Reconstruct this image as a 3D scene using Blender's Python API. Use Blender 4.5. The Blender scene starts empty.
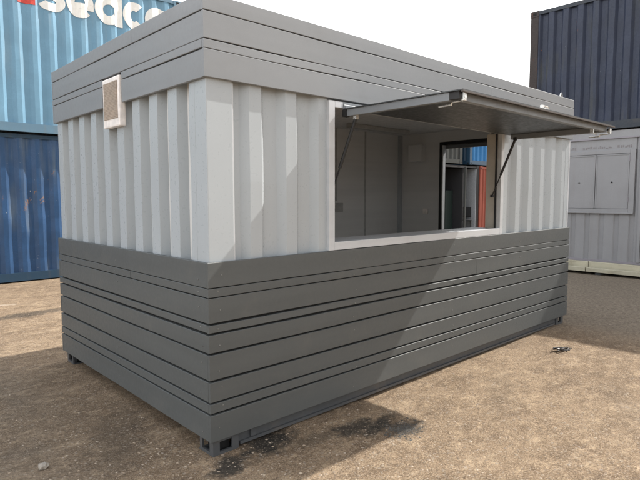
import bpy, bmesh, math, random
from mathutils import Vector, Matrix, noise
random.seed(7)
SC = bpy.context.scene
COL = SC.collection
rad = math.radians

# ------------------------------------------------------------------ materials
class NT:
    def __init__(s, name):
        s.m = bpy.data.materials.new(name); s.m.use_nodes = True
        s.t = s.m.node_tree; s.b = s.t.nodes['Principled BSDF']
        s.co = s.t.nodes.new('ShaderNodeTexCoord').outputs['Object']
    def n(s, typ, ins=None, **kw):
        nd = s.t.nodes.new('ShaderNode' + typ)
        for k, v in kw.items(): setattr(nd, k, v)
        for k, v in (ins or {}).items(): s.put(nd.inputs[k], v)
        return nd
    def put(s, sock, v):
        if isinstance(v, bpy.types.NodeSocket): s.t.links.new(v, sock)
        else:
            if sock.type == 'RGBA' and len(v) == 3: v = (*v, 1)
            sock.default_value = v
    def noise(s, scale, detail=3, rough=.55, stretch=None, off=0):
        co = s.co
        if stretch or off:
            co = s.n('Mapping', {'Vector': s.co, 'Scale': stretch or (1, 1, 1), 'Location': (off, off * .7, off * 1.3)}).outputs[0]
        return s.n('TexNoise', {'Vector': co, 'Scale': scale, 'Detail': detail, 'Roughness': rough}).outputs['Fac']
    def ramp(s, f, a, b, lo=0., hi=1.):
        return s.n('MapRange', {'Value': f, 'From Min': a, 'From Max': b, 'To Min': lo, 'To Max': hi}, interpolation_type='SMOOTHSTEP').outputs[0]
    def mix(s, f, a, b, mode='MIX'):
        nd = s.n('Mix', data_type='RGBA', blend_type=mode)
        s.put(nd.inputs[0], f); s.put(nd.inputs[6], a); s.put(nd.inputs[7], b)
        return nd.outputs[2]
    def math(s, op, a, b=0.):
        nd = s.n('Math', operation=op); s.put(nd.inputs[0], a); s.put(nd.inputs[1], b); return nd.outputs[0]
    def bump(s, h, dist, strength=1., prev=None):
        nd = s.n('Bump', {'Height': h, 'Distance': dist, 'Strength': strength})
        if prev: s.put(nd.inputs['Normal'], prev)
        return nd.outputs[0]
    def out(s, **kw):
        for k, v in kw.items(): s.put(s.b.inputs[k.replace('_', ' ')], v)
        return s.m

def sc(c, k): return tuple(x * k for x in c)

def paint(name, c, rough=.45, var=.12, grime=.3, grimec=(.09, .075, .06), streak=True, rust=0., rustc=(.13, .05, .025), bump=.0012, metallic=0., spec=.5, chips=0.):
    """painted steel or board: blotchy colour, vertical run-down dirt streaks, optional rust and chips"""
    t = NT(name)
    a = t.noise(2.3, 4); f = t.noise(38, 3, .6); co = t.mix(t.ramp(a, .3, .7), sc(c, 1 - var), sc(c, 1 + var))
    co = t.mix(t.ramp(f, .35, .7, 0, .5), co, sc(c, 1 - var * .7))
    if not streak: co = t.mix(t.ramp(t.noise(3, 2, .5, (.12, .12, 3.5), 6), .35, .65, 0, .55), co, sc(c, 1.13))
    if streak:
        g = t.noise(6, 3, .5, (1.6, 1.6, .12)); g2 = t.noise(1.3, 3, .5, off=4)
        gm = t.math('MULTIPLY', t.ramp(g, .48, .78, 0, grime), t.ramp(g2, .35, .65))
    else:
        gm = t.ramp(t.noise(4.5, 6, .65, off=3), .5, .78, 0, grime)
    co = t.mix(gm, co, grimec)
    rg = t.math('ADD', t.ramp(f, .3, .7, rough - .06, rough + .08), t.math('MULTIPLY', gm, .35))
    if chips:
        ch = t.ramp(t.noise(26, 5, .7, (1, 1, .7), 9), .74 - chips * .1, .76 - chips * .1)
        co = t.mix(ch, co, (.5, .52, .53))
    if rust:
        r = t.noise(7, 8, .72, (1, 1, .55), 2); r2 = t.noise(1.1, 2, .5, off=7)
        rm = t.ramp(t.math('ADD', r, t.math('MULTIPLY', r2, .5)), 1.0 - rust * .25, 1.04 - rust * .25)
        rc = t.mix(f, rustc, sc(rustc, 2.4))
        co = t.mix(rm, co, rc); rg = t.math('ADD', rg, t.math('MULTIPLY', rm, .4))
    nb = t.bump(t.noise(160, 3, .6), bump * .4, .6)
    nb = t.bump(t.noise(5, 2), bump * 3, .35, nb)
    return t.out(Base_Color=co, Roughness=rg, Metallic=metallic, Normal=nb, Specular_IOR_Level=spec)

def simple(name, c, rough=.5, metallic=0., var=.1, scale=20, bump=0., emit=None):
    t = NT(name)
    f = t.noise(scale, 4)
    co = t.mix(t.ramp(f, .3, .7), sc(c, 1 - var), sc(c, 1 + var))
    kw = dict(Base_Color=co, Roughness=t.ramp(f, .3, .7, rough - .05, rough + .05), Metallic=metallic)
    if bump: kw['Normal'] = t.bump(f, bump)
    return t.out(**kw)

M = {}
M['clad'] = paint('grey_board_paint', (.084, .090, .089), .5, .035, .12, (.2, .18, .15), False, bump=.0004)
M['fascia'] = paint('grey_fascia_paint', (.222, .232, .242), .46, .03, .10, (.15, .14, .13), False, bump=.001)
M['wall'] = paint('light_grey_wall_paint', (.405, .435, .452), .32, .02, .08, (.28, .26, .24), True, bump=.0002)
M['frame'] = paint('pale_frame_paint', (.52, .535, .55), .4, .04, .15, (.3, .27, .24), False)
M['rail'] = paint('dark_rail_paint', (.07, .074, .078), .5, .1, .5, (.16, .13, .1), False)
M['dark'] = simple('black_rubber', (.014, .014, .015), .6)
M['cav'] = simple('black_shade_and_knobs', (.01, .01, .01), .9)  # black put in for shade in gaps, hollows and holes; also knobs, lock
M['lining'] = paint('grey_lining_board', (.68, .68, .67), .5, .02, .04, (.15, .14, .12), False)
M['liningd'] = simple('grey_trim', (.42, .42, .41), .6)
M['ceil'] = simple('ceiling_board', (.7, .7, .69), .6)
M['floorb'] = simple('vinyl_floor', (.12, .12, .12), .5)
M['awnu'] = paint('awning_underside_steel', (.05, .055, .058), .42, .05, .15, (.08, .07, .06), False, metallic=.2, bump=.0003)
M['awnf'] = paint('awning_frame_paint', (.2, .215, .23), .4, .06, .2, (.15, .13, .12), False)
M['chrome'] = simple('zinc_plated_steel', (.72, .72, .7), .3, .85, .08, 60)
M['white'] = simple('white_plastic', (.85, .80, .76), .4)
M['grille'] = simple('beige_grille', (.42, .34, .27), .5)
M['beige'] = simple('beige_timber_lining', (.42, .385, .33), .55, var=.08, scale=8)
M['lightblue'] = paint('faded_light_blue_paint', (.165, .335, .47), .5, .09, .45, (.27, .35, .40), True, rust=.03, chips=.15)
M['lbrail'] = paint('blue_grey_rail_paint', (.13, .24, .33), .5, .1, .4, (.2, .2, .18), True, rust=.15)
M['blue'] = paint('worn_blue_paint', (.022, .075, .18), .45, .18, .8, (.13, .17, .21), True, rust=.38, rustc=(.13, .08, .055), chips=.6)
M['bluerail'] = paint('dark_blue_rail_and_end_shade', (.02, .06, .11), .5, .1, .4, (.1, .1, .09), True, rust=.2)
M['navy'] = paint('navy_container_paint', (.018, .026, .052), .55, .15, .9, (.075, .08, .075), True, rust=.12, chips=.3)
M['navyrust'] = paint('rusty_post_paint', (.035, .026, .024), .7, .2, .5, (.1, .07, .05), True, rust=.4, rustc=(.05, .028, .022))
M['navyrail'] = paint('navy_rail_paint', (.022, .03, .042), .55, .1, .5, (.09, .085, .08), False, rust=.2)
M['cabin'] = paint('mauve_grey_cabin_paint', (.27, .27, .278), .5, .05, .25, (.2, .17, .15), True, bump=.001)
M['cabind'] = paint('mauve_grey_edge', (.25, .235, .26), .5, .05, .25, (.15, .12, .11), False)
M['timber'] = paint('pale_yellow_timber', (.45, .42, .32), .7, .14, .5, (.2, .16, .1), False, bump=.003, spec=.2)
M['greycont'] = paint('grey_container_paint', (.07, .074, .072), .8, .12, .5, (.1, .085, .075), True, rust=.2, spec=.1)
M['brightblue'] = paint('bright_blue_paint', (.04, .17, .38), .7, .08, .3, (.15, .2, .25), True, rust=.1, spec=.15)
M['red'] = paint('orange_red_paint', (.26, .07, .048), .7, .1, .3, (.15, .08, .06), True, rust=.2, spec=.15)
M['green'] = simple('dark_green_metal', (.010, .022, .019), .6)
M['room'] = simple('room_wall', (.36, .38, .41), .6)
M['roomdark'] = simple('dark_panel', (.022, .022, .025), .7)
M['text'] = simple('white_vinyl', (.9, .89, .84), .5, var=.05, scale=15)
M['redtext'] = simple('red_vinyl', (.62, .06, .04), .5, var=.15, scale=30)
M['roofm'] = simple('roof_sheet', (.25, .25, .25), .5)
M['fabric'] = simple('black_chair_fabric', (.02, .021, .024), .8)
M['stone'] = simple('pale_stone', (.34, .3, .25), .85, var=.25, scale=40, bump=.004)
M['faded'] = simple('faded_red_marks', (.205, .19, .195), .6, var=.2, scale=60)
M['fadedg'] = simple('faded_grey_marks', (.17, .155, .17), .6, var=.2, scale=60)
M['strap'] = simple('dark_plastic', (.05, .042, .035), .5)

def gravel_mat():
    t = NT('gravel_stones')
    f = t.noise(9, 2); g = t.noise(60, 3)
    co = t.mix(t.ramp(f, .3, .7), (.33, .25, .175), (.5, .41, .31)); co = t.mix(t.ramp(g, .4, .6, 0, .6), co, (.25, .22, .19))
    return t.out(Base_Color=co, Roughness=.9, Specular_IOR_Level=.2)
M['gravel'] = gravel_mat()
M['asph'] = simple('broken_asphalt', (.075, .07, .062), .95, var=.5, scale=45, bump=.003)

def ground_mat():
    t = NT('compacted_dirt')
    sep = t.n('SeparateXYZ', {0: t.co}); X, Y = sep.outputs[0], sep.outputs[1]
    big = t.noise(.55, 5, .6); mid = t.noise(2.6, 7, .68, (1, 1.7, 1), 3); fine = t.noise(24, 6, .75); vf = t.noise(110, 4, .75)
    med = t.noise(8.5, 6, .72, (1, 1.5, 1), 6)
    co = t.mix(t.ramp(big, .36, .64), (.26, .182, .115), (.35, .252, .162))
    co = t.mix(t.ramp(mid, .48, .62, 0, .85), co, (.20, .138, .088)); co = t.mix(t.ramp(mid, .44, .32, 0, .7), co, (.52, .39, .26))
    co = t.mix(t.ramp(med, .52, .66, 0, .75), co, (.54, .40, .26))
    co = t.mix(t.ramp(med, .48, .34, 0, .55), co, (.21, .145, .09))
    co = t.mix(t.ramp(fine, .52, .36, 0, .6), co, t.mix(.6, co, (.12, .085, .06)))
    co = t.mix(t.ramp(fine, .56, .68, 0, .55), co, (.58, .45, .31))
    co = t.mix(t.ramp(vf, .52, .62, 0, .65), co, (.58, .46, .33))
    co = t.mix(t.ramp(vf, .47, .38, 0, .65), co, (.12, .088, .062))
    # greyer ground: left of the kiosk and between kiosk and stack
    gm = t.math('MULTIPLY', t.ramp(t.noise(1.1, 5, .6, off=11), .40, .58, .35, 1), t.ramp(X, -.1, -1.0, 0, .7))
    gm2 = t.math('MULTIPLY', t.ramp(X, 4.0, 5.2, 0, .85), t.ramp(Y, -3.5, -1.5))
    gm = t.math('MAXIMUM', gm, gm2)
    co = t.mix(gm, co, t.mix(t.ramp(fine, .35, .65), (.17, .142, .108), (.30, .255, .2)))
    # dark damp and tarry stains, each with its own place
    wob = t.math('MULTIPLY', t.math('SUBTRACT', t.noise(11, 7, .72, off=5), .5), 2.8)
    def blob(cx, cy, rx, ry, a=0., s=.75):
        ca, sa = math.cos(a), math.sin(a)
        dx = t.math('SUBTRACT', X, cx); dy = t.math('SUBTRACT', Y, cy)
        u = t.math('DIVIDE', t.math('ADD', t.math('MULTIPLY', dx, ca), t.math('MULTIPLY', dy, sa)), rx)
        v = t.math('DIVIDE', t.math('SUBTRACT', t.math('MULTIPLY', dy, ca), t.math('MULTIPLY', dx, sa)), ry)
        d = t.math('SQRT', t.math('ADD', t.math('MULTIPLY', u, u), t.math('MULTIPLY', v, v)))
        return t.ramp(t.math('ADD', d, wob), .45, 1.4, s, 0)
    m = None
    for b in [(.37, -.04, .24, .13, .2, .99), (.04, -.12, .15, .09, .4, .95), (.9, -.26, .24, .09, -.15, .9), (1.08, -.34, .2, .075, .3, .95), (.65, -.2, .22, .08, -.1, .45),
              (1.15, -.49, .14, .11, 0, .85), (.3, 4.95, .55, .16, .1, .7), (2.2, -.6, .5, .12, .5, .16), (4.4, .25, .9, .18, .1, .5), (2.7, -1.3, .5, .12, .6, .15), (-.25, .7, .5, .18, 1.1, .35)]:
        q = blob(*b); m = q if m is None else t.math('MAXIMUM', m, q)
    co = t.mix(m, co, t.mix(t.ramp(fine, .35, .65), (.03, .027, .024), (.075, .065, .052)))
    lm = blob(-.15, 6.0, .6, .05, -.35, .8)
    co = t.mix(lm, co, (.6, .5, .4))
    rg = t.math('SUBTRACT', .92, t.math('MULTIPLY', m, .3))
    vo = t.n('TexVoronoi', {'Vector': t.co, 'Scale': 75.0}); vc = t.n('SeparateColor', {0: vo.outputs['Color']}).outputs[0]
    peb = t.math('MULTIPLY', t.ramp(vc, .55, .8), t.ramp(vo.outputs['Distance'], .5, .3))
    co = t.mix(t.math('MULTIPLY', peb, .55), co, t.mix(t.n('SeparateColor', {0: vo.outputs['Color']}).outputs[1], (.17, .13, .10), (.50, .42, .33)))
    v2 = t.n('TexVoronoi', {'Vector': t.co, 'Scale': 28.0}); c2_ = t.n('SeparateColor', {0: v2.outputs['Color']}).outputs[0]
    pb2 = t.math('MULTIPLY', t.ramp(c2_, .82, .9), t.ramp(v2.outputs['Distance'], .35, .2))
    co = t.mix(t.math('MULTIPLY', pb2, .6), co, (.45, .38, .30))
    nb = t.bump(peb, .006, .8); nb = t.bump(vf, .012, .8, nb); nb = t.bump(fine, .03, .7, nb); nb = t.bump(med, .05, .5, nb); nb = t.bump(mid, .09, .4, nb)
    return t.out(Base_Color=co, Roughness=rg, Normal=nb, Specular_IOR_Level=.2)
M['ground'] = ground_mat()

# ------------------------------------------------------------------ mesh helpers
def box(bm, x0, x1, y0, y1, z0, z1, bev=0.):
    vs = [bm.verts.new((x, y, z)) for x in (x0, x1) for y in (y0, y1) for z in (z0, z1)]
    fs = [bm.faces.new([vs[i] for i in q]) for q in ((0, 1, 3, 2), (4, 6, 7, 5), (0, 4, 5, 1), (2, 3, 7, 6), (0, 2, 6, 4), (1, 5, 7, 3))]
    if bev:
        es = {e for f in fs for e in f.edges}
        bmesh.ops.bevel(bm, geom=list(es), offset=bev, segments=2, affect='EDGES', profile=.6)
    return vs
def tube(bm, pts, r, n=10, cap=True):
    pts = [Vector(p) for p in pts]; rs = r if isinstance(r, (list, tuple)) else [r] * len(pts)
    rings = []
    for i, p in enumerate(pts):
        d = (pts[min(i + 1, len(pts) - 1)] - pts[max(i - 1, 0)]).normalized()
        a = d.orthogonal().normalized() if i == 0 else (rings_a - d * rings_a.dot(d)).normalized()
        rings_a = a; b = d.cross(a)
        rings.append([bm.verts.new(p + (a * math.cos(k * 2 * math.pi / n) + b * math.sin(k * 2 * math.pi / n)) * rs[i]) for k in range(n)])
    for i in range(len(rings) - 1):
        for k in range(n):
            bm.faces.new((rings[i][k], rings[i][(k + 1) % n], rings[i + 1][(k + 1) % n], rings[i + 1][k]))
    if cap:
        bm.faces.new(rings[0][::-1]); bm.faces.new(rings[-1])
def obj(name, bm, mat, parent=None, loc=None, smooth=False):
    if smooth:
        for f in bm.faces: f.smooth = True
    bmesh.ops.recalc_face_normals(bm, faces=bm.faces)
    me = bpy.data.meshes.new(name); bm.to_mesh(me); bm.free()
    me.materials.append(mat)
    o = bpy.data.objects.new(name, me); COL.objects.link(o)
    if parent: o.parent = parent
    if loc: o.location = loc
    return o
def B(): return bmesh.new()
def quick(name, boxes, mat, parent, bev=0., join=False):
    if len(boxes) > 1 and not join:
        return [quick(name, [b], mat, parent, bev) for b in boxes][0]
    bm = B()
    for b in boxes: box(bm, *b, bev=bev)
    return obj(name, bm, mat, parent)
def tag(o, label, cat, group=None, kind=None):
    if label: o['label'] = label
    if cat: o['category'] = cat
    if group: o['group'] = group
    if kind: o['kind'] = kind
    return o
def thing(name, label, cat, loc=(0, 0, 0), rz=0., group=None):
    o = bpy.data.objects.new(name, None); o.empty_display_size = .3; COL.objects.link(o)
    o.location = loc; o.rotation_euler = (0, 0, rz)
    return tag(o, label, cat, group)

def profile(u0, u1, first, per, crest, slope, depth):
    """corrugation break points: (u, inward offset); crests centred at first + k*per"""
    pts = []
    k = math.floor((u0 - first) / per) - 1
    while first + k * per - per < u1:
        c = first + k * per
        pts += [(c - crest / 2 - slope, depth), (c - crest / 2, 0.), (c + crest / 2, 0.), (c + crest / 2 + slope, depth)]
        k += 1
    def at(u):
        for (a, da), (b, db) in zip(pts, pts[1:]):
            if a <= u <= b: return da + (db - da) * (u - a) / (b - a) if b > a else da
        return depth
    res = [(u0, at(u0))] + [p for p in pts if u0 + 1e-4 < p[0] < u1 - 1e-4] + [(u1, at(u1))]
    return res, at
def corrugated(bm, P0, du, nin, prof, z0, z1, rows=1, dent=0., seed=0.):
    """sheet from P0 along unit du, inward normal nin"""
    du = Vector(du); nin = Vector(nin); P0 = Vector(P0); vs = []
    for r in range(rows + 1):
        z = z0 + (z1 - z0) * r / rows; row = []
        for u, d in prof:
            e = 0.
            if dent and 0 < r < rows:
                e = dent * (noise.noise(Vector((u * 1.3 + seed, z * 1.6, seed))) * 1.0 + .6 * noise.noise(Vector((u * 4 + seed, z * 4.5, seed + 9))))
            p = P0 + du * u + nin * (d + e); row.append(bm.verts.new((p.x, p.y, z)))
        vs.append(row)
    for r in range(rows):
        for i in range(len(prof) - 1):
            bm.faces.new((vs[r][i], vs[r][i + 1], vs[r + 1][i + 1], vs[r + 1][i]))

# ------------------------------------------------------------------ world, sun, camera
w = bpy.data.worlds.new('World'); SC.world = w; w.use_nodes = True
nt = w.node_tree; bg = nt.nodes['Background']
sky = nt.nodes.new('ShaderNodeTexSky'); sky.sky_type = 'NISHITA'; sky.sun_disc = False
SUN = Vector((1, -.2, 1.0)).normalized()
sky.sun_elevation = math.asin(SUN.z); sky.sun_rotation = math.atan2(SUN.x, SUN.y)
sky.air_density = 1.2; sky.dust_density = 4.0; sky.ozone_density = 1.0
tc = nt.nodes.new('ShaderNodeTexCoord'); sp = nt.nodes.new('ShaderNodeSeparateXYZ')
nt.links.new(tc.outputs['Generated'], sp.inputs[0])
mr = nt.nodes.new('ShaderNodeMapRange'); nt.links.new(sp.outputs['Z'], mr.inputs['Value'])
mr.inputs['From Min'].default_value = 0.; mr.inputs['From Max'].default_value = .9
mr.inputs['To Min'].default_value = .88; mr.inputs['To Max'].default_value = .35
ns = nt.nodes.new('ShaderNodeTexNoise'); nt.links.new(tc.outputs['Generated'], ns.inputs['Vector']); ns.inputs['Scale'].default_value = 2.2; ns.inputs['Detail'].default_value = 5
hz = nt.nodes.new('ShaderNodeMix'); hz.data_type = 'RGBA'
nt.links.new(ns.outputs['Fac'], hz.inputs[0]); hz.inputs[6].default_value = (11.2, 11.1, 11.0, 1); hz.inputs[7].default_value = (12.6, 12.5, 12.3, 1)
mx = nt.nodes.new('ShaderNodeMix'); mx.data_type = 'RGBA'
nt.links.new(mr.outputs[0], mx.inputs[0]); nt.links.new(sky.outputs[0], mx.inputs[6]); nt.links.new(hz.outputs[2], mx.inputs[7])
dt = nt.nodes.new('ShaderNodeVectorMath'); dt.operation = 'DOT_PRODUCT'; nt.links.new(tc.outputs['Generated'], dt.inputs[0]); dt.inputs[1].default_value = (-.35, .93, 0)
gr = nt.nodes.new('ShaderNodeMapRange'); nt.links.new(dt.outputs['Value'], gr.inputs['Value']); gr.inputs['From Min'].default_value = -1; gr.inputs['To Min'].default_value = .55; gr.inputs['To Max'].default_value = 1.4  # haze brightening added toward rear left to shape the wall shading
vm = nt.nodes.new('ShaderNodeVectorMath'); vm.operation = 'SCALE'; nt.links.new(mx.outputs[2], vm.inputs[0]); nt.links.new(gr.outputs[0], vm.inputs['Scale'])
nt.links.new(vm.outputs[0], bg.inputs[0]); bg.inputs[1].default_value = .14

sd = bpy.data.lights.new('sun', 'SUN'); sd.energy = 4.2; sd.angle = rad(.6); sd.color = (1, .965, .91)
so = bpy.data.objects.new('sun', sd); COL.objects.link(so)
so.rotation_euler = (-SUN).to_track_quat('-Z', 'Y').to_euler(); so.location = SUN * 30

cam = bpy.data.cameras.new('camera'); co_ = bpy.data.objects.new('camera', cam); COL.objects.link(co_)
yaw, pit, rol = 0.820584204, -0.082233896, -0.00180857
f = Vector((math.cos(pit) * math.cos(yaw), math.cos(pit) * math.sin(yaw), math.sin(pit)))
r = f.cross(Vector((0, 0, 1))).normalized(); u = r.cross(f)
r2 = r * math.cos(rol) + u * math.sin(rol); u2 = -r * math.sin(rol) + u * math.cos(rol)
mw = Matrix((r2, u2, -f)).transposed().to_4x4(); mw.translation = Vector((-1.55993674, -2.59232689, 1.5138006))
co_.matrix_world = mw
cam.sensor_width = 36; cam.lens = 534.202 / 640 * 36; cam.clip_start = .05; cam.clip_end = 2000
SC.camera = co_
SC.view_settings.view_transform = 'Standard'; SC.view_settings.look = 'None'
SC.view_settings.gamma = 1; SC.view_settings.use_curve_mapping = False
SC.view_settings.exposure = .62
SC.render.engine = 'CYCLES'; SC.cycles.max_bounces = 8

# ------------------------------------------------------------------ ground
def ground_h(x, y):
    v = Vector((x, y, 0))
    return .010 * noise.noise(v * .8) + .007 * noise.noise(v * 3.1) + .004 * noise.noise(v * 9) - .006
def axis(lo, hi, a, b, st):
    s = []; x = a
    while x <= b: s.append(x); x += st
    g = st; x = a
    left = []
    while x > lo: g *= 1.35; x -= g; left.append(x)
    g = st; x = s[-1]; right = []
    while x < hi: g *= 1.35; x += g; right.append(x)
    return left[::-1] + s + right
gx = axis(-900, 900, -3.2, 7.5, .04); gy = axis(-900, 900, -3.4, 8.0, .045)
verts = []
for y in gy:
    for x in gx:
        k = 1 if (abs(x) < 40 and abs(y) < 40) else 0
        verts.append((x, y, ground_h(x, y) * k))
nx = len(gx)
faces = [(j * nx + i, j * nx + i + 1, (j + 1) * nx + i + 1, (j + 1) * nx + i) for j in range(len(gy) - 1) for i in range(nx - 1)]
me = bpy.data.meshes.new('ground'); me.from_pydata(verts, [], faces); me.materials.append(M['ground'])
for p in me.polygons: p.use_smooth = True
g = bpy.data.objects.new('ground', me); COL.objects.link(g); g['kind'] = 'structure'

def rock(bm, c, s, sub=1, flat=.6):
    m = bmesh.ops.create_icosphere(bm, subdivisions=sub, radius=1.)['verts']
    rx, ry, rz_ = s * random.uniform(.7, 1.3), s * random.uniform(.7, 1.3), s * flat * random.uniform(.7, 1.2)
    a = random.uniform(0, 6.28); ca, sa = math.cos(a), math.sin(a)
    for v in m:
        p = v.co * random.uniform(.75, 1.15); x, y, z = p.x * rx, p.y * ry, p.z * rz_
        v.co = Vector((c[0] + x * ca - y * sa, c[1] + x * sa + y * ca, c[2] + z))
def scatter(name, mat, n, region, smin, smax, seed):
    random.seed(seed); vs = []; fs = []
    base = [(0, 0, 1), (1, 0, 0), (0, 1, 0), (-1, 0, 0), (0, -1, 0), (0, 0, -1)]
    tri = [(0, 1, 2), (0, 2, 3), (0, 3, 4), (0, 4, 1), (5, 2, 1), (5, 3, 2), (5, 4, 3), (5, 1, 4)]
    for _ in range(n):
        x, y = region()
        s = smin + (smax - smin) * random.random() ** 5
        z = ground_h(x, y); a = random.uniform(0, 6.28); ca, sa = math.cos(a), math.sin(a); k = len(vs)
        for b in base:
            px, py, pz = b[0] * s * random.uniform(.7, 1.3), b[1] * s * random.uniform(.7, 1.2), b[2] * s * random.uniform(.3, .5)
            vs.append((x + px * ca - py * sa, y + px * sa + py * ca, z + pz - s * .08))
        fs += [tuple(k + i for i in t_) for t_ in tri]
    me = bpy.data.meshes.new(name); me.from_pydata(vs, [], fs); me.materials.append(mat)
    o = bpy.data.objects.new(name, me); COL.objects.link(o); return o
def near_region():
    while True:
        d = .9 + 7 * random.random() ** 1.6; a = yaw + rad(random.uniform(-38, 38))
        x, y = -1.56 + d * math.cos(a), -2.59 + d * math.sin(a)
        if d > .6 and not (0.03 < x < 4.85 and 0.03 < y < 2.54): return x, y
tag(scatter('gravel', M['gravel'], 26000, near_region, .002, .012, 3), 'fine loose pebbles and grit strewn over the brown yard dirt', 'gravel', kind='stuff')
def heap():
    a = random.uniform(0, 6.28); d = abs(random.gauss(0, .5))
    return 1.15 + .17 * d * math.cos(a), -.49 + .13 * d * math.sin(a)
tag(scatter('asphalt_crumbs', M['asph'], 900, heap, .004, .014, 5), 'small heap of dark broken asphalt crumbs in front of the kiosk', 'rubble', kind='stuff')

random.seed(11)
bm = B(); rock(bm, (0, 0, .012), .03, 2)
s_ = obj('stone', bm, M['stone'], loc=(-.73, .58, ground_h(-.73, .58))); tag(s_, 'largest pale stone lying in the shaded dirt left of the kiosk', 'stone')

# small twist of plastic lying on the sunlit dirt
t_ = thing('plastic_scrap', 'crumpled dark plastic strap scrap lying on the sunlit dirt', 'litter', (3.62, -.46, ground_h(3.62, -.46)))
bm = B()
for k in range(6):
    p = [(random.uniform(-.05, .16) * 1 + .0, random.uniform(-.07, .05), random.uniform(.006, .03)) for _ in range(4)]
    p = [(-.08 + .06 * i + random.uniform(-.02, .02), random.uniform(-.06, .05), max(.006, .035 - .008 * i + random.uniform(-.01, .012))) for i in range(5)]
    tube(bm, p, [.004, .008, .009, .006, .003], 6)
obj('strap', bm, M['strap'], t_)
bm = B(); rock(bm, (-.035, .0, .032), .015, 1); obj('torn_label', bm, M['white'], t_)

# ------------------------------------------------------------------ the kiosk
L, W = 4.88, 2.572
K = thing('kiosk', 'grey converted container kiosk with slatted cladding and open serving hatch', 'kiosk', (0, 0, 0))
def board(bm, p0, p1, nout, z0, z1, th=.02, seed=0):
    """a long board, its outer face on the line p0-p1, slightly uneven"""
    p0, p1, nout = Vector(p0), Vector(p1), Vector(nout); ln = (p1 - p0).length; n = max(2, int(ln / .3)); rows = []
    for i in range(n + 1):
        q = p0.lerp(p1, i / n)
        e = .0028 * noise.noise(Vector((i * .35, seed * 3.1, 2))) ; tw = .0012 * noise.noise(Vector((i * .3, seed * 7.7, 5)))
        dz = .0028 * noise.noise(Vector((i * .4, seed * 5.3, 9))); b = .0022
        sec = [(e - th, z0), (e - b + tw, z0), (e + tw, z0 + b), (e - tw, z1 - b), (e - b - tw, z1), (e - th, z1)]
        rows.append([bm.verts.new((q.x + nout.x * a, q.y + nout.y * a, z + dz)) for a, z in sec])
    for i in range(n):
        for k in range(6): bm.faces.new((rows[i][k], rows[i][(k + 1) % 6], rows[i + 1][(k + 1) % 6], rows[i + 1][k]))
    bm.faces.new(rows[0]); bm.faces.new(rows[-1][::-1])
def board_ring(zs, mat, name, sides, cut=None, seed=0):
    for si, (p0, p1, no) in enumerate(sides):
        halves = [B(), B()]; bm = halves[0]
        for bi, (z0, z1) in enumerate(zs):
            segs = [(p0, p1)]
            if cut and si == 0 and z1 <= cut[3]: # opening for the vent in the end side
                segs = [(p0, (0, cut[0], 0)), ((0, cut[1], 0), p1)]
            if not cut and si == 2: segs = [(p0, (L, .93, 0)), ((L, 1.80, 0), p1)]
            out = []
            for a, b in segs:   # butt joints
                a, b = Vector(a), Vector(b)
                jp = [.62, .35, .7, .48, .58, .4, .66, .3, .55][(bi * 2 + si + seed) % 9]
                if (b - a).length > 2.3 and (bi + si + seed) % 3 == 1:
                    m_ = a.lerp(b, jp); d = (b - a).normalized() * .0007
                    out += [(a, m_ - d), (m_ + d, b)]
                else: out.append((a, b))
            for k, (a, b) in enumerate(out): board(halves[1] if (not cut and si == 2 and a.y > 1.5) else bm, a, b, no, z0, z1, seed=bi + si * 11 + k * 3 + seed)
        obj(name, bm, mat, K)
        if halves[1].verts: obj(name, halves[1], mat, K)
        else: halves[1].free()
e_ = .0206
sides = [((0, 0.003, 0), (0, W - .003, 0), (-1, 0, 0)), ((0.0005, 0, 0), (L - .0005, 0, 0), (0, -1, 0)), ((L, .003, 0), (L, W - .003, 0), (1, 0, 0)), ((0.0005, W, 0), (L - .0005, W, 0), (0, 1, 0))]
zl = [.098, .262, .328, .456, .614, .730, .787, .939, .994, 1.140]
gp = [0, .011, .012, .013, .012, .014, .013, .006, .005, 0]
low = [(zl[i] + gp[i] * .5, zl[i + 1] - gp[i + 1] * .5) for i in range(9)]
# ends run between the long boards: 20 mm thick mitre-like butt
sides = [((0, .0215, 0), (0, W - .0215, 0), (-1, 0, 0)), ((0.0, 0, 0), (L, 0, 0), (0, -1, 0)), ((L, .0215, 0), (L, W - .0215, 0), (1, 0, 0)), ((0.0, W, 0), (L, W, 0), (0, 1, 0))]
board_ring(low, M['clad'], 'cladding', sides)
zf = [2.163, 2.315, 2.367, 2.517, 2.610]; gf = [0, .005, .005, .006, 0]
fas = [(zf[i] + gf[i] * .5, zf[i + 1] - gf[i + 1] * .5) for i in range(4)]
# fascia: the vent housing breaks the lower boards of the end side
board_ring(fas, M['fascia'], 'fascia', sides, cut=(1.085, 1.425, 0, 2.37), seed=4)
# black sheets added behind the boards: the gaps' shade put in as colour
quick('gap_shade', [q for z0, z1 in ((.11, 1.125), (2.175, 2.60)) for q in ((.022, .026, .026, W - .026, z0, z1), (L - .026, L - .022, .026, .93, z0, z1), (L - .026, L - .022, 1.8, W - .026, z0, z1), (.022, L - .022, .022, .0259, z0, z1), (.022, L - .022, W - .0259, W - .022, z0, z1))], M['cav'], K)
# top of the lower cladding: a ledge between board and wall
quick('ledge', [(.002, L - .002, .0225, .05, 1.120, 1.134), (.0225, .05, .0505, W - .0505, 1.120, 1.134)], M['clad'], K)
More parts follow.
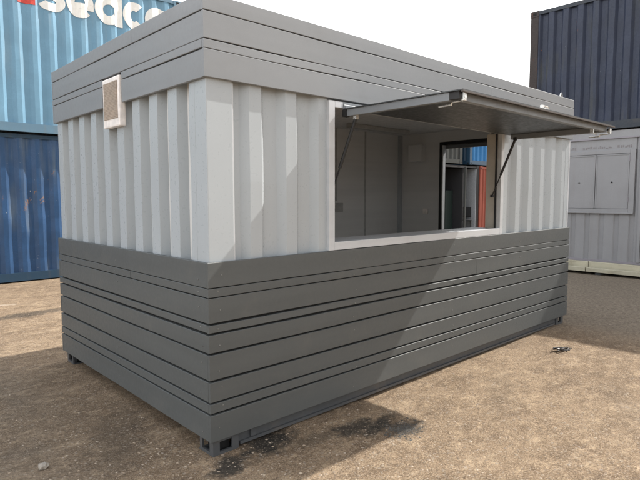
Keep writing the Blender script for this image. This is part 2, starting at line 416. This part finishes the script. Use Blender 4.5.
# corrugated walls, crest plane 30 mm in
per, cr, sl, dp = .268, .088, .045, .042
bm = B()
pr, _ = profile(.19, .955, .36, per + .01, cr, sl, dp); corrugated(bm, (0, .03, 0), (1, 0, 0), (0, 1, 0), pr, .1, 2.5, 8, .0045, 1)
obj('front_wall', bm, M['wall'], K); bm = B()
pr, _ = profile(3.285, 4.755, 3.375, per, cr, sl, dp); corrugated(bm, (0, .03, 0), (1, 0, 0), (0, 1, 0), pr, .1, 2.5, 8, .004, 2)
obj('front_wall', bm, M['wall'], K)
bm = B(); pr, _ = profile(.19, W - .13, .42, .2575, .112, .020, .072); corrugated(bm, (.03, 0, 0), (0, 1, 0), (1, 0, 0), pr, .1, 2.5, 8, .006, 3); obj('end_wall', bm, M['wall'], K)
bm = B(); pr, _ = profile(.13, L - .13, .3, per, cr, sl, dp); corrugated(bm, (0, W - .03, 0), (1, 0, 0), (0, -1, 0), pr, .1, 2.5, 2); obj('rear_wall', bm, M['wall'], K)
bm = B()
pr, _ = profile(.13, .95, .42, .2575, .09, .045, dp); corrugated(bm, (L - .03, 0, 0), (0, 1, 0), (-1, 0, 0), pr, .1, 2.5, 2)
obj('door_end_wall', bm, M['wall'], K); bm = B()
pr, _ = profile(1.77, W - .13, .42, .2575, .09, .045, dp); corrugated(bm, (L - .03, 0, 0), (0, 1, 0), (-1, 0, 0), pr, .1, 2.5, 2)
obj('door_end_wall', bm, M['wall'], K)
quick('door_header', [(L - .07, L - .04, .951, 1.769, 2.256, 2.5)], M['wall'], K)
# corner posts: folded steel, slightly proud of the crests
for (x0, x1, y0, y1) in ((.024, .195, .0255, .15), (L - .125, L - .03, .0255, .15), (.0265, .19, W - .135, W - .0275), (L - .15, L - .0275, W - .15, W - .0275)):
    bm = B(); box(bm, x0, x1, y0, y1, .1, 2.52, .004); o = obj('corner_post', bm, M['wall'], K)
# returned edge of the near post along the end wall
quick('post_flange', [(.0245, .04, .1505, .2, .1, 2.5)], M['wall'], K, .002)
quick('post_trim', [(L - .034, L - .01, .0235, .034, 1.13, 2.15), (.1955, .204, .03, .045, 1.13, 2.16)], M['frame'], K)
# base
quick('base_rail', [(.2, L - .2, .045, .14, .02, .115), (.2, L - .2, W - .14, W - .045, .02, .115), (.06, .14, .2, W - .2, .05, .115), (L - .14, L - .06, .2, W - .2, .05, .115)], M['rail'], K)
quick('cross_member', [(.5 + k * .62, .56 + k * .62, .141, W - .141, .04, .13) for k in range(7)], M['rail'], K)
quick('bottom_lip', [(.3, .34, .03, .0445, .035, .10), (.22, L - .25, .028, .0445, .012, .03)], M['rail'], K)
def casting(x, y, sx, sy, z0=.0, parent=K, mat=M['rail'], s=1.):
    """corner casting: a steel block with its lifting slots on the two outer faces"""
    bm = B(); X0, X1 = sorted((x, x + sx * .178)); Y0, Y1 = sorted((y, y + sy * .162)); h = .118; t = .014
    box(bm, X0, X1, Y0, Y1, z0 + h - t, z0 + h); box(bm, X0, X1, Y0, Y1, z0, z0 + t)
    # walls with slots: four bars round each slot
    for ax in (0, 1):
        lo, hi = (X0, X1) if ax == 0 else (Y0, Y1); c = (lo + hi) / 2; hw = .043
        yo = y if ax == 0 else x; yi = yo + (sy if ax == 0 else sx) * t; q0, q1 = sorted((yo, yi))
        eps = 0 if ax == 0 else t
        for (a, b, c0, c1) in ((lo + eps, c - hw, z0 + t, z0 + h - t), (c + hw, hi - eps, z0 + t, z0 + h - t), (c - hw, c + hw, z0 + t, z0 + .028), (c - hw, c + hw, z0 + .088, z0 + h - t)):
            if ax == 0: box(bm, a, b, q0, q1, c0, c1)
            else: box(bm, q0, q1, a, b, c0, c1)
    # black block inside: shade of the hollow put in as colour
    o = obj('corner_casting', bm, mat, parent)
    bm = B(); box(bm, X0 + .04, X1 - .04, Y0 + .04, Y1 - .04, z0 + t, z0 + h - t); c_ = obj('casting_shade', bm, M['cav'], o)
    return o
casting(.026, .024, 1, 1, -.012); casting(L - .03, .03, -1, 1, -.012); casting(.03, W - .03, 1, -1, -.012); casting(L - .03, W - .03, -1, -1, -.012)
# roof, floor, inner lining
quick('roof', [(.04, L - .04, .04, W - .04, 2.56, 2.585)], M['roofm'], K)
bm = B()
for (x, y) in ((4.62, .035),):
    prof_ = [(-.03, 0), (-.03, .05), (-.018, .075), (.0, .085), (.018, .075), (.03, .05), (.03, 0)]
    for s in (0,):
        a = [bm.verts.new((x + px, y, 2.585 + pz)) for px, pz in prof_]; b = [bm.verts.new((x + px, y + .012, 2.585 + pz)) for px, pz in prof_]
        bm.faces.new(a); bm.faces.new(b[::-1])
        for i in range(7): bm.faces.new((a[i], a[(i + 1) % 7], b[(i + 1) % 7], b[i]))
lug = obj('lifting_lug', bm, M['chrome'], K)
quick('lug_hole', [(4.612, 4.628, .0335, .0349, 2.625, 2.641)], M['cav'], lug)
quick('floor', [(.1, L - .1, .1, W - .1, .131, .15)], M['floorb'], K)
quick('ceiling', [(.1, L - .08, .1, W - .1, 2.40, 2.42)], M['ceil'], K)
YI, XI = .14, L - .09      # inner faces
quick('interior_lining', [(.09, .11, YI, W - .09, .15, 2.4), (.11, XI, W - .11, W - .09, .15, 2.4), (.11, 1.0, .12, YI, .15, 2.4), (3.245, XI, .12, YI, .15, 2.4), (1.0, 3.245, .12, YI, .15, 1.15), (1.0, 3.245, .12, YI, 2.15, 2.4), (XI, XI + .02, YI, 1.0, .15, 2.4), (XI, XI + .02, 1.72, W - .11, .15, 2.4), (XI, XI + .02, 1.0, 1.72, 2.21, 2.4)], M['lining'], K)
quick('cover_strip', [(x, x + .03, W - .114, W - .1102, .15, 2.4) for x in (1.6, 2.8, 4.0)] + [(XI - .03, XI - .0005, W - .14, W - .1102, .15, 2.4)], M['liningd'], K)
quick('skirting', [(.14, XI - .031, W - .125, W - .1102, .15, .25)], M['liningd'], K)
# fittings inside
fb = quick('fuse_box', [(XI - .11, XI - .001, 2.0, 2.24, 2.0, 2.24)], M['lining'], K, .01)
quick('trunking', [(3.40, 3.44, W - .135, W - .111, 1.45, 2.4)], M['liningd'], K)
quick('socket', [(3.34, 3.54, W - .15, W - .111, 1.30, 1.42)], M['liningd'], K, .006)
cl = quick('ceiling_light', [(3.2, 4.35, 1.95, 2.04, 2.345, 2.399)], M['liningd'], K, .01)
tag(cl, None, None)
sw = quick('switch', [(XI - .02, XI - .001, 1.95, 2.03, 1.25, 1.33)], M['white'], K, .004)
# end door opening
df = B()
box(df, XI - .012, L - .03, 1.72, 1.765, .13, 2.255); box(df, XI - .012, L - .03, .955, 1.0, .13, 2.255); box(df, XI - .012, L - .03, 1.0, 1.72, 2.21, 2.255)
dfo = obj('door_frame', df, M['dark'], K)
quick('seal_strip', [(XI - .015, L - .05, 1.702, 1.7195, .15, 2.2095)], M['frame'], dfo)
dl = thing_ = None
bm = B(); box(bm, L - .02, L + .72, .90, .94, .15, 2.24, .004); d_ = obj('end_door', bm, M['clad'], K)
bm = B(); tube(bm, [(L + .62, .955, 1.05), (L + .62, .99, 1.05), (L + .52, .99, 1.05)], .009); obj('handle', bm, M['chrome'], d_)

# serving hatch frame
SH = B()
y0, y1 = .004, .052
box(SH, .945, 1.0, y0, y1, 1.142, 2.150, .003); box(SH, 3.245, 3.298, y0, y1, 1.142, 2.150, .003)
box(SH, 1.0005, 3.2445, y0, y1, 1.142, 1.198, .003); box(SH, 1.0005, 3.2445, y0, y1, 2.108, 2.150, .003)
sf = obj('hatch_frame', SH, M['frame'], K)
quick('counter', [(1.0005, 3.2445, .053, .30, 1.162, 1.196)], M['frame'], sf, .003)
quick('reveal', [(3.225, 3.2445, .053, .15, 1.1965, 2.105), (1.0005, 1.02, .053, .15, 1.1965, 2.105)], M['beige'], sf)
quick('weather_seal', [(3.216, 3.2248, .036, .052, 1.199, 2.105), (1.0005, 1.009, .036, .052, 1.199, 2.105)], M['dark'], sf)
# wall strips over and beside the frame
quick('window_header', [(.935, 3.31, .0525, .07, 2.1505, 2.5)], M['wall'], K)

# awning: sheet on a channel frame, held level by two gas struts
AX0, AX1, AY = 1.078, 3.385, -.932
AW = quick('awning', [(AX0 - .01, AX1 + .035, AY, -.006, 2.098, 2.104)], M['awnu'], K)
tag(AW, None, None)
bm = B()
box(bm, AX0, AX0 + .04, AY + .095, -.03, 2.052, 2.0975, .002); box(bm, AX1 - .04, AX1, AY + .05, -.03, 2.052, 2.0975, .002)
box(bm, AX0 + .0405, AX1 - .0405, AY + .045, AY + .085, 2.054, 2.0975, .002)
obj('awning_frame', bm, M['awnf'], AW)
M['lip'] = simple('dark_brown_edge', (.075, .062, .055), .5)
quick('front_lip', [(AX0 - .01, AX1 + .035, AY - .003, AY + .012, 2.088, 2.0978)], M['lip'], AW, .001)
quick('corner_block', [(AX0 + .002, AX0 + .03, AY + .03, AY + .094, 2.056, 2.0975), (AX0 - .012, AX0 + .03, -.0295, .003, 2.05, 2.0975)], M['dark'], AW)
quick('top_rail', [(AX0 - .01, AX1 + .035, -.03, -.006, 2.1045, 2.116)], M['awnf'], AW)
bm = B(); tube(bm, [(AX0, -.002, 2.124), (AX1, -.002, 2.124)], .009); obj('hinge', bm, M['awnf'], AW)
quick('hinge_leaf', [(AX0, AX1, .0005, .0035, 2.118, 2.150)], M['awnf'], K)
def bolt(x, y, z, sx):
    bm = B(); box(bm, x - .006, x + .02, y - .016, y + .002, z - .042, z + .006, .003)
    tube(bm, [(x + .007, y + .002, z - .04), (x + .007, y + .07, z - .042), (x + .007, y + .075, z - .055), (x + .007, y + .16, z - .057)], .0055, 8)
    tube(bm, [(x + .007, y - .018, z - .02), (x + .007, y + .01, z - .02)], .011, 10)
    return obj('shoot_bolt', bm, M['chrome'], AW)
bolt(AX0 + .03, AY + .028, 2.088, 1); bolt(AX1 - .02, AY + .028, 2.075, -1)
bm = B(); box(bm, 2.07, 2.18, AY + .012, AY + .03, 2.1045, 2.112); box(bm, 2.07, 2.09, AY + .010, AY + .028, 2.112, 2.13); tube(bm, [(2.08, AY + .02, 2.128), (2.16, AY + .016, 2.124), (2.18, AY + .016, 2.112)], .0045, 8)
obj('hasp', bm, M['chrome'], AW)
bm = B(); box(bm, AX1 - .30, AX1 - .285, AY + .05, AY + .075, 2.02, 2.054); tube(bm, [(AX1 - .29, AY + .06, 2.028), (AX1 - .20, AY + .06, 2.02)], .005, 8); obj('catch', bm, M['chrome'], AW)
def strut(x, yt, zt, yb, zb, xb=None):
    a, b = Vector((x, yt, zt)), Vector((xb or x, yb, zb)); bm = B()
    tube(bm, [a, a.lerp(b, .62)], .0115, 12); o = obj('gas_strut', bm, M['dark'], K)
    bm = B(); tube(bm, [a.lerp(b, .615), b], .0055, 10); obj('strut_rod', bm, M['dark'], o)
    quick('bracket', [(x - .012, x + .012, yt - .014, yt + .014, zt - .012, 2.0535)], M['chrome'] if x < 2 else M['dark'], o)
    x = xb or x; quick('bracket', [(x - .012, x + .012, yb - .014, yb + .014, zb - .012, zb + .012)], M['dark'], o)
strut(1.11, -.085, 2.04, .085, 1.50, 1.034); strut(3.185, -.16, 2.035, .06, 1.51)

# extractor vent box on the end wall, breaking the fascia
V = B(); box(V, -.012, .034, 1.10, 1.392, 2.005, 2.352, .010)
vo = obj('vent', V, M['white'], K)
bm = B()
gy0, gy1, gz0, gz1 = 1.13, 1.362, 2.062, 2.318
n = 26
for i in range(n):
    z = gz0 + (gz1 - gz0) * (i + .5) / n; box(bm, -.018, -.0125, gy0, gy1, z - .0026, z + .0026)
for k in range(20):
    y = gy0 + (gy1 - gy0) * (k + .5) / 20; box(bm, -.0175, -.0126, y - .003, y + .003, gz0, gz1)
obj('grille', bm, M['grille'], vo)
quick('grille_recess', [(-.0124, -.0121, gy0, gy1, gz0, gz1)], M['strap'], vo)
quick('vent_cavity', [(.0265, .0292, 1.085, 1.425, 2.17, 2.37)], M['cav'], K)
# screw heads in the cladding, one object each
bm = B(); tube(bm, [(0, .001, 0), (0, -.002, 0), (0, -.0028, 0)], [.0042, .0042, .002], 10)
M['screw'] = simple('painted_screw_head', (.2, .2, .19), .4, .3)
sc0 = obj('screw', bm, M['screw'], K); first_ = True
pos = [(x + random.uniform(-.02, .02), 0, (z0 + z1) / 2 + random.uniform(-.25, .25) * (z1 - z0)) for x in (.07, 1.2, 2.45, 3.65, 4.8) for z0, z1 in low]
pos += [(0, y + random.uniform(-.02, .02), (z0 + z1) / 2 + random.uniform(-.25, .25) * (z1 - z0)) for y in (.09, 1.28, 2.48) for z0, z1 in low]
for p in pos:
    o = sc0 if first_ else sc0.copy()
    if not first_: COL.objects.link(o)
    first_ = False; o.parent = K; o.location = p
    if p[0] == 0: o.rotation_euler = (0, 0, -math.pi / 2)

# ------------------------------------------------------------------ shipping containers
def container(name, label, loc, rz, ln, ht, mw_, mr_, mp=None, me_=None, wd=2.438, first=.34, dent=.008, seed=1., doors='right', openf=None, group='stacked shipping containers', per=.28, depth=.036):
    mp = mp or mr_
    T = thing(name, label, 'container', loc, rz, group)
    rb = .16; rt = .08
    def wallp(nm, P0, du, nin, a, b, z0=rb, z1=None, mm=None):
        bm = B(); pr, _ = profile(a, b, first, per, .075 if depth < .04 else .1, .065 if depth < .04 else .04, depth)
        corrugated(bm, P0, du, nin, pr, z0, z1 or ht - rt, 10, dent, seed); return obj(nm, bm, mm or mw_, T)
    if openf:
        wallp('side_wall', (0, .012, 0), (1, 0, 0), (0, 1, 0), .16, openf[0]); wallp('side_wall', (0, .012, 0), (1, 0, 0), (0, 1, 0), openf[1], ln - .16)
    else: wallp('side_wall', (0, .012, 0), (1, 0, 0), (0, 1, 0), .16, ln - .16)
    wallp('side_wall', (0, wd - .012, 0), (1, 0, 0), (0, -1, 0), .16, ln - .16)
    wallp('end_wall', (.012, 0, 0), (0, 1, 0), (1, 0, 0), .16, wd - .16, mm=me_)
    d0 = B(); x = ln - .05
    for (a, b) in ((.17, wd / 2 - .004), (wd / 2 + .004, wd - .17)):
        bm = B(); pr, _ = profile(a, b, a + .1, .36, .2, .04, .03); corrugated(bm, (x, 0, 0), (0, 1, 0), (-1, 0, 0), pr, rb, ht - .1)
        d = obj('door', bm, mw_, T)
        for yy in (a + .25, b - .25):
            bm = B(); tube(bm, [(x + .03, yy, rb - .02), (x + .03, yy, ht - .1)], .017, 8); box(bm, x + .02, x + .05, yy - .03, yy + .22, 1.05, 1.09); obj('locking_bar', bm, M['chrome'], d)
    d0.free()
    for (px, py) in ((0, 0), (ln - .16, 0), (0, wd - .16), (ln - .16, wd - .16)):
        bm = B(); box(bm, px, px + .16, py, py + .16, .118, ht - .118, .006)
        for z0 in (0, ht - .118):
            box(bm, px - .004, px + .164, py - .004, py + .164, z0, z0 + .1178, .008)
            yy = py - .005 if py == 0 else py + .1652
        o = obj('corner_post', bm, mp, T)
        for z0 in (0, ht - .118):
            yy = (py - .0055, py - .0043) if py == 0 else (py + .1643, py + .1655)
            bm = B(); box(bm, px + .045, px + .115, yy[0], yy[1], z0 + .035, z0 + .085); obj('casting_hole', bm, M['cav'], o); bm = B()
            xx = (px - .0055, px - .0043) if px == 0 else (px + .1643, px + .1655)
            box(bm, xx[0], xx[1], py + .045, py + .115, z0 + .035, z0 + .085); obj('casting_hole', bm, M['cav'], o)
    for (y0_, y1_) in ((.004, .06), (wd - .06, wd - .004)):
        quick('bottom_rail', [(.161, ln - .161, y0_, y1_, .012, rb)], mr_, T); quick('top_rail', [(.161, ln - .161, y0_, y1_, ht - rt, ht - .01)], mr_, T)
    quick('end_rail', [(.01, .06, .161, wd - .161, .012, rb), (.01, .06, .161, wd - .161, ht - rt, ht - .01), (ln - .07, ln - .01, .161, wd - .161, .012, rb - .01), (ln - .07, ln - .01, .161, wd - .161, ht - .1, ht - .01)], mr_, T)
    quick('roof', [(.062, ln - .072, .062, wd - .062, ht - .03, ht - .018)], mw_, T)
    quick('floor', [(.062, ln - .072, .062, wd - .062, .10, .155)], M['rail'], T)
    return T

LX = -8.0
c1 = container('shipping_container', 'worn blue container with rust spots and scratches standing on the dirt at far left', (LX, 7.94, 0), 0, 12.19, 2.62, M['blue'], M['bluerail'], first=8.0 + 1.06, dent=.016, seed=3.)
c2 = container('shipping_container', 'faded light blue container with large white lettering, on top of the worn blue one', (LX, 7.82, 2.63), 0, 12.19, 2.93, M['lightblue'], M['lbrail'], first=8.0 + 1.06, dent=.012, seed=5.)
# lettering follows the corrugation of the upper container
_, offs = profile(.1, 12.1, 8.0 + 1.06, .28, .075, .065, .036)
def wrap(bm):
    k = math.floor((1.06 - .3) / .28); u = 1.06 - 8 * .28
    while u < 4.2:
        for e in (-.1025, -.0375, .0375, .1025):
            bmesh.ops.bisect_plane(bm, geom=bm.verts[:] + bm.edges[:] + bm.faces[:], plane_co=(u + e, 0, 0), plane_no=(1, 0, 0))
        u += .28
    for zc in (4.9, 5.0, 5.1, 5.2, 5.3, 5.4):
        bmesh.ops.bisect_plane(bm, geom=bm.verts[:] + bm.edges[:] + bm.faces[:], plane_co=(0, 0, zc), plane_no=(0, 0, 1))
    for v in bm.verts:
        X, Z = v.co.x, v.co.z; uu = X - LX
        z = Z - 2.63; rows = 10; h = (2.93 - .08 - .16) / rows
        def dn(zz): return .012 * (noise.noise(Vector((uu * 1.3 + 5., zz * 1.6, 5.))) + .6 * noise.noise(Vector((uu * 4 + 5., zz * 4.5, 14.))))
        r_ = (z - .16) / h; i0 = math.floor(r_); fr = r_ - i0
        e = dn(.16 + i0 * h) * (1 - fr) + dn(.16 + (i0 + 1) * h) * fr
        v.co = Vector((uu, .012 + offs(uu) + e - .010, z))
def stroke(bm, pts, wd, close=False):
    n = len(pts); L_, R_ = [], []
    for i in range(n):
        p = Vector(pts[i]); a = Vector(pts[(i - 1) % n] if close or i else pts[0]); b = Vector(pts[(i + 1) % n] if close or i < n - 1 else pts[-1])
        d = (b - a).normalized(); nn = Vector((-d.y, d.x)) * wd / 2
        L_.append(bm.verts.new((p.x + nn.x, 0, p.y + nn.y))); R_.append(bm.verts.new((p.x - nn.x, 0, p.y - nn.y)))
    for i in range(n if close else n - 1):
        k = (i + 1) % n; bm.faces.new((L_[i], R_[i], R_[k], L_[k]))
def arc(cx, cz, rx, rz, a0, a1, n=36): return [(cx + rx * math.cos(rad(a0 + (a1 - a0) * i / n)), cz + rz * math.sin(rad(a0 + (a1 - a0) * i / n))) for i in range(n + 1)]
def letter(ch, x0, x1, z0, z1, wd=.135):
    bm = B(); cx, cz = (x0 + x1) / 2, (z0 + z1) / 2; rx, rz = (x1 - x0 - wd) / 2, (z1 - z0 - wd) / 2
    if ch == 'o': stroke(bm, arc(cx, cz, rx, rz, 0, 360)[:-1], wd, True)
    if ch == 'c': stroke(bm, arc(cx, cz, rx, rz, 48, 312), wd)
    if ch == 'e':
        stroke(bm, arc(cx, cz, rx, rz, 0, 318), wd)
        stroke(bm, [(cx - rx + wd / 2, cz - wd * .33), (cx + rx + wd / 2, cz - wd * .33)], wd * .66)
    if ch == 'a':
        a = arc(cx, cz, rx, rz, 40, 320); stroke(bm, a, wd)
        stroke(bm, [(x1 - wd / 2, z0 - .005), (x1 - wd / 2, z1)], wd)
    if ch == 's':
        h = rz / 2
        stroke(bm, arc(cx, cz + h, rx, h, 20, 270, 24)[:-1] + [(cx, cz)] + arc(cx, cz - h, rx, h, 90, -160, 24)[1:], wd * .95)
    wrap(bm); return obj('lettering', bm, M['text'], c2)
letter('s', 1.41, 1.88, 4.79, 5.36, .15); letter('e', 1.89, 2.385, 4.79, 5.33, .16); letter('a', 2.40, 2.935, 4.78, 5.32, .165)
letter('c', 2.945, 3.40, 4.79, 5.32, .16); letter('o', 3.40, 3.92, 4.79, 5.32, .16)
bm = B()
for (a, b, z0, z1) in ((1.10, 1.375, 4.84, 5.30), (.62, .88, 4.91, 5.30)):
    bm.faces.new([bm.verts.new(p) for p in ((a, 0, z0), (b, 0, z0), (b, 0, z1), (a, 0, z1))])
wrap(bm); obj('logo_mark', bm, M['redtext'], c2)

# right-hand stack: cabin on timbers with a dark container on top
RX = 9.32
container('shipping_container', 'dark navy container with rusty brown corner post, on top of the mauve grey cabin', (RX - .03, 2.70, 2.74), -math.pi / 2, 6.06, 2.50, M['navy'], M['navyrail'], M['navyrust'], first=.42, dent=.014, seed=8., depth=.05)
CB = thing('site_cabin', 'mauve grey steel site cabin with shuttered window, under the navy container', 'cabin', (RX, 2.62, .24), -math.pi / 2)
# local: x runs along the wall (world -y), y into the cabin, z up from the beams
cl_, cw, ch = 6.0, 2.4, 2.48
wx0, wx1, wz0, wz1 = .62, 1.96, .95, 2.12   # window outer frame
def cprof(a, b): return profile(a, b, 1.28, .262, .16, .018, .022)[0]
for (a, b, z0, z1) in ((.08, wx0, .04, ch - .14), (wx0, wx1, .04, wz0), (wx1, 2.04, .04, ch - .14), (3.02, cl_ - .08, .04, ch - .14)):
    bm = B(); corrugated(bm, (0, .02, 0), (1, 0, 0), (0, 1, 0), cprof(a, b), z0, z1); obj('front_wall', bm, M['cabin'], CB)
quick('window_panel', [(wx0, wx1, .02, .05, wz1, ch - .14)], M['cabin'], CB)
for (P, d, nn, a, b) in (((0, cw - .02, 0), (1, 0, 0), (0, -1, 0), .08, cl_ - .08), ((.02, 0, 0), (0, 1, 0), (1, 0, 0), .08, cw - .08), ((cl_ - .02, 0, 0), (0, 1, 0), (-1, 0, 0), .08, cw - .08)):
    bm = B(); corrugated(bm, P, d, nn, cprof(a, b), .04, ch - .14); obj('plain_wall', bm, M['cabin'], CB)

for (px, py) in ((0, 0), (cl_ - .09, 0), (0, cw - .09), (cl_ - .09, cw - .09)): quick('corner_post', [(px, px + .09, py, py + .09, 0, ch)], M['cabin'], CB, .004)
quick('top_rail', [(.091, cl_ - .091, .003, .06, ch - .139, ch), (.091, cl_ - .091, cw - .06, cw - .003, ch - .139, ch), (.003, .06, .091, cw - .091, ch - .139, ch), (cl_ - .06, cl_ - .003, .091, cw - .091, ch - .139, ch)], M['cabin'], CB)
quick('bottom_rail', [(.091, cl_ - .091, .006, .06, 0, .04), (.091, cl_ - .091, cw - .06, cw - .006, 0, .04), (.006, .06, .091, cw - .091, 0, .04), (cl_ - .06, cl_ - .006, .091, cw - .091, 0, .04)], M['cabind'], CB)
quick('roof', [(.061, cl_ - .061, .061, cw - .061, ch - .04, ch - .02)], M['roofm'], CB)
quick('floor', [(.061, cl_ - .061, .061, cw - .061, .005, .035)], M['rail'], CB)
quick('drip_strip', [(.091, cl_ - .091, -.012, .0025, ch - .15, ch - .125)], M['cabind'], CB)
wf = quick('window_frame', [(wx0, wx0 + .07, -.012, .03, wz0, wz1), (wx1 - .09, wx1, -.012, .03, wz0, wz1), (wx0 + .0705, wx1 - .0905, -.012, .03, wz1 - .07, wz1), (wx0 + .0705, wx1 - .0905, -.012, .03, wz0, wz0 + .07), (wx0 - .0, wx1 + .0, -.03, -.0125, wz0 - .02, wz0 + .005)], M['cabin'], CB, .003)
mid = (wx0 + .07 + wx1 - .09) / 2 + .0
for (a, b) in ((wx0 + .074, mid - .004), (mid + .004, wx1 - .094)):
    bm = B(); box(bm, a, b, -.004, .012, wz0 + .075, wz1 - .075, .002)
    s = obj('shutter', bm, M['cabin'], CB)
    quick('shutter_fold', [(a + .004, a + .022, -.012, -.0045, wz0 + .08, wz1 - .08), (b - .022, b - .004, -.012, -.0045, wz0 + .08, wz1 - .08), (a + .0225, b - .0225, -.012, -.0045, wz1 - .10, wz1 - .082)], M['cabin'], s, .002)
    bm = B(); c = (a + b) / 2; tube(bm, [(c, -.003, 1.52), (c, -.016, 1.52)], .014, 12); obj('shutter_knob', bm, M['cav'], s)
bm = B()
for z in (wz1 - .22, wz0 + .2):
    for i in range(2): tube(bm, [(wx1 - .092, -.016, z + i * .05), (wx1 - .092, -.016, z + .045 + i * .05)], .008, 8)
obj('shutter_hinge', bm, M['cabind'], wf)
# faded, unreadable remains of lettering above the window
bm = B(); random.seed(4)
for (a, b, red) in ((.68, .9, 0), (1.02, 1.28, 1), (1.3, 1.56, 1), (1.64, 1.9, 0)):
    x = a
    while x < b - .02:
        wd_ = random.uniform(.015, .04); z_ = wz1 + .03 + random.uniform(0, .015)
        box(bm, x, x + wd_, .0175, .0197, z_, z_ + random.uniform(.02, .05)); x += wd_ + random.uniform(.006, .02)
obj('faded_marks', bm, M['faded'], CB)
# cabin door beyond the window
quick('door_frame', [(2.04, 2.09, -.008, .05, .041, ch - .15), (2.97, 3.02, -.008, .05, .041, ch - .15), (2.0905, 2.9695, -.008, .05, ch - .20, ch - .15)], M['cabin'], CB, .003)
cd = quick('door', [(2.094, 2.966, .004, .04, .045, ch - .205)], M['cabin'], CB, .003)
bm = B(); tube(bm, [(2.15, .004, 1.53), (2.15, -.02, 1.53)], .026, 14); obj('lock', bm, M['cav'], cd)
# timbers under the cabin (each lies on the ground on its own)
TG = 'pale beams under the cabin'
def beam(y0, y1, x0, z0, z1, label, seed):
    bm = B(); n = 10; ys = [y0 + (y1 - y0) * i / n for i in range(n + 1)]; rows = []
    for y in ys:
        dx = .006 * noise.noise(Vector((y * 1.1, seed, 0))); dz = .004 * noise.noise(Vector((y, seed, 4)))
        rows.append([bm.verts.new(p) for p in ((x0 + dx, y, z0), (x0 + dx, y, z1 - .008 + dz), (x0 + dx + .008, y, z1 + dz), (x0 + .11 + dx, y, z1 + dz), (x0 + .11 + dx, y, z0))])
    for i in range(n):
        for k in range(5): bm.faces.new((rows[i][k], rows[i][(k + 1) % 5], rows[i + 1][(k + 1) % 5], rows[i + 1][k]))
    bm.faces.new(rows[0]); bm.faces.new(rows[-1][::-1])
    o = obj('timber_beam', bm, M['timber'], loc=(0, 0, 0)); tag(o, label, 'beam', TG)
beam(2.6, 1.405, RX - .02, .09, .238, 'short upper pale yellow timber, left of the joint, directly under the cabin edge', 1.)
beam(1.395, -3.3, RX - .02, .09, .236, 'long upper pale yellow timber, right of the joint, directly under the cabin edge', 2.)
beam(2.6, 1.415, RX - .14, .05, .13, 'short lower pale yellow timber, left of the joint, in front of the upper one', 3.)
beam(1.40, -3.3, RX - .14, .05, .125, 'long lower pale yellow timber, right of the joint, in front of the upper one', 4.)
for k, y in enumerate((2.35, 1.2, -.6, -2.6)):
    o = quick('support_block', [(RX - .08, RX + 2.3, y - .05, y + .05, -.01, .048 )], M['rail'], None)
    tag(o, 'dark sleeper on the dirt under the pale beams and the cabin', 'sleeper', 'dark sleepers under the cabin')
    o2 = None
bm = B(); box(bm, RX + .1, RX + 2.3, -3.3, 2.55, .049, .2395); o = obj('underfloor_shade', bm, M['cav']); tag(o, 'black block put in for the shade beneath the mauve cabin floor', 'shade_fill')  # black block added: stands for the shade under the cabin floor

# ------------------------------------------------------------------ yard row seen through the kiosk's end door
RG = 'stacked shipping containers'
container('shipping_container', 'dull grey container seen through the kiosk end door, upper left', (9.2, 8.0, 2.64), 0, 6.06, 2.59, M['greycont'], M['greycont'], first=.4, seed=12., dent=.006)
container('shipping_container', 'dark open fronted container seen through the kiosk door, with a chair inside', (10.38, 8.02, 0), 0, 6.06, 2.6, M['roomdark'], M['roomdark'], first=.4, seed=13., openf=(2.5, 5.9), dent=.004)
container('shipping_container', 'bright blue container seen through the kiosk end door, upper right', (15.76, 8.0, 2.64), 0, 6.06, 2.59, M['brightblue'], M['bluerail'], M['bluerail'], M['bluerail'], first=.3, seed=14., dent=.006)  # end wall in dark blue: its shade put into the colour
container('shipping_container', 'orange red container seen through the kiosk end door, lower right', (16.46, 7.98, 0), 0, 6.06, 2.6, M['red'], M['red'], first=.3, seed=15., dent=.006)
container('shipping_container', 'dark blue container set back in the gap between the grey and bright blue ones', (13.2, 10.7, 2.64), 0, 6.06, 2.59, M['bluerail'], M['bluerail'], first=.3, seed=16., dent=.006)
container('shipping_container', 'dark blue container on the ground at the back of the yard row', (13.2, 10.7, 0), 0, 6.06, 2.6, M['bluerail'], M['bluerail'], first=.3, seed=17., dent=.006)
pl = quick('partition', [(16.24, 16.27, 8.03, 10.3, .16, 2.5)], M['room'], None); tag(pl, 'grey wall panel inside the open container, behind the chair', 'wall panel')
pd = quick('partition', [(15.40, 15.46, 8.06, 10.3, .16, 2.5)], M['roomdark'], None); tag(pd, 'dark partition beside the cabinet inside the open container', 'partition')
pe = quick('door_post', [(15.44, 15.50, 7.97, 8.03, .02, 2.55)], M['greycont'], None); tag(pe, 'grey upright post at the left edge of the open container doorway', 'post')
cbn = thing('cabinet', 'dark green metal cabinet against the dark partition, seen through the kiosk door', 'cabinet', (14.93, 9.45, .156), -math.pi / 2)
quick('carcass', [(0, 1.0, 0, .45, 0, 1.55)], M['green'], cbn, .006)
for x in (.01, .505):
    d = quick('door', [(x, x + .485, -.02, -.001, .05, 1.5)], M['green'], cbn, .004); quick('handle', [(x + (.42 if x < .1 else .04), x + (.45 if x < .1 else .07), -.04, -.0205, .7, .85)], M['rail'], d)
chr_ = thing('chair', 'black visitor chair inside the dark open container beyond the kiosk door', 'chair', (15.93, 8.27, .156), -1.0)
bm = B(); box(bm, -.24, .24, -.22, .24, .42, .48, .02); obj('seat', bm, M['fabric'], chr_)
bm = B(); box(bm, -.24, .24, .22, .27, .56, .93, .03); obj('backrest', bm, M['fabric'], chr_)
for sx in (-1, 1):
    for sy in (-1, 1):
        bm = B(); pts = [(sx * .22, sy * .2, 0), (sx * .22, sy * .21, .42)]
        if sy > 0: pts.append((sx * .22, .245, .62))
        tube(bm, pts, .011, 8); obj('leg', bm, M['rail'], chr_)
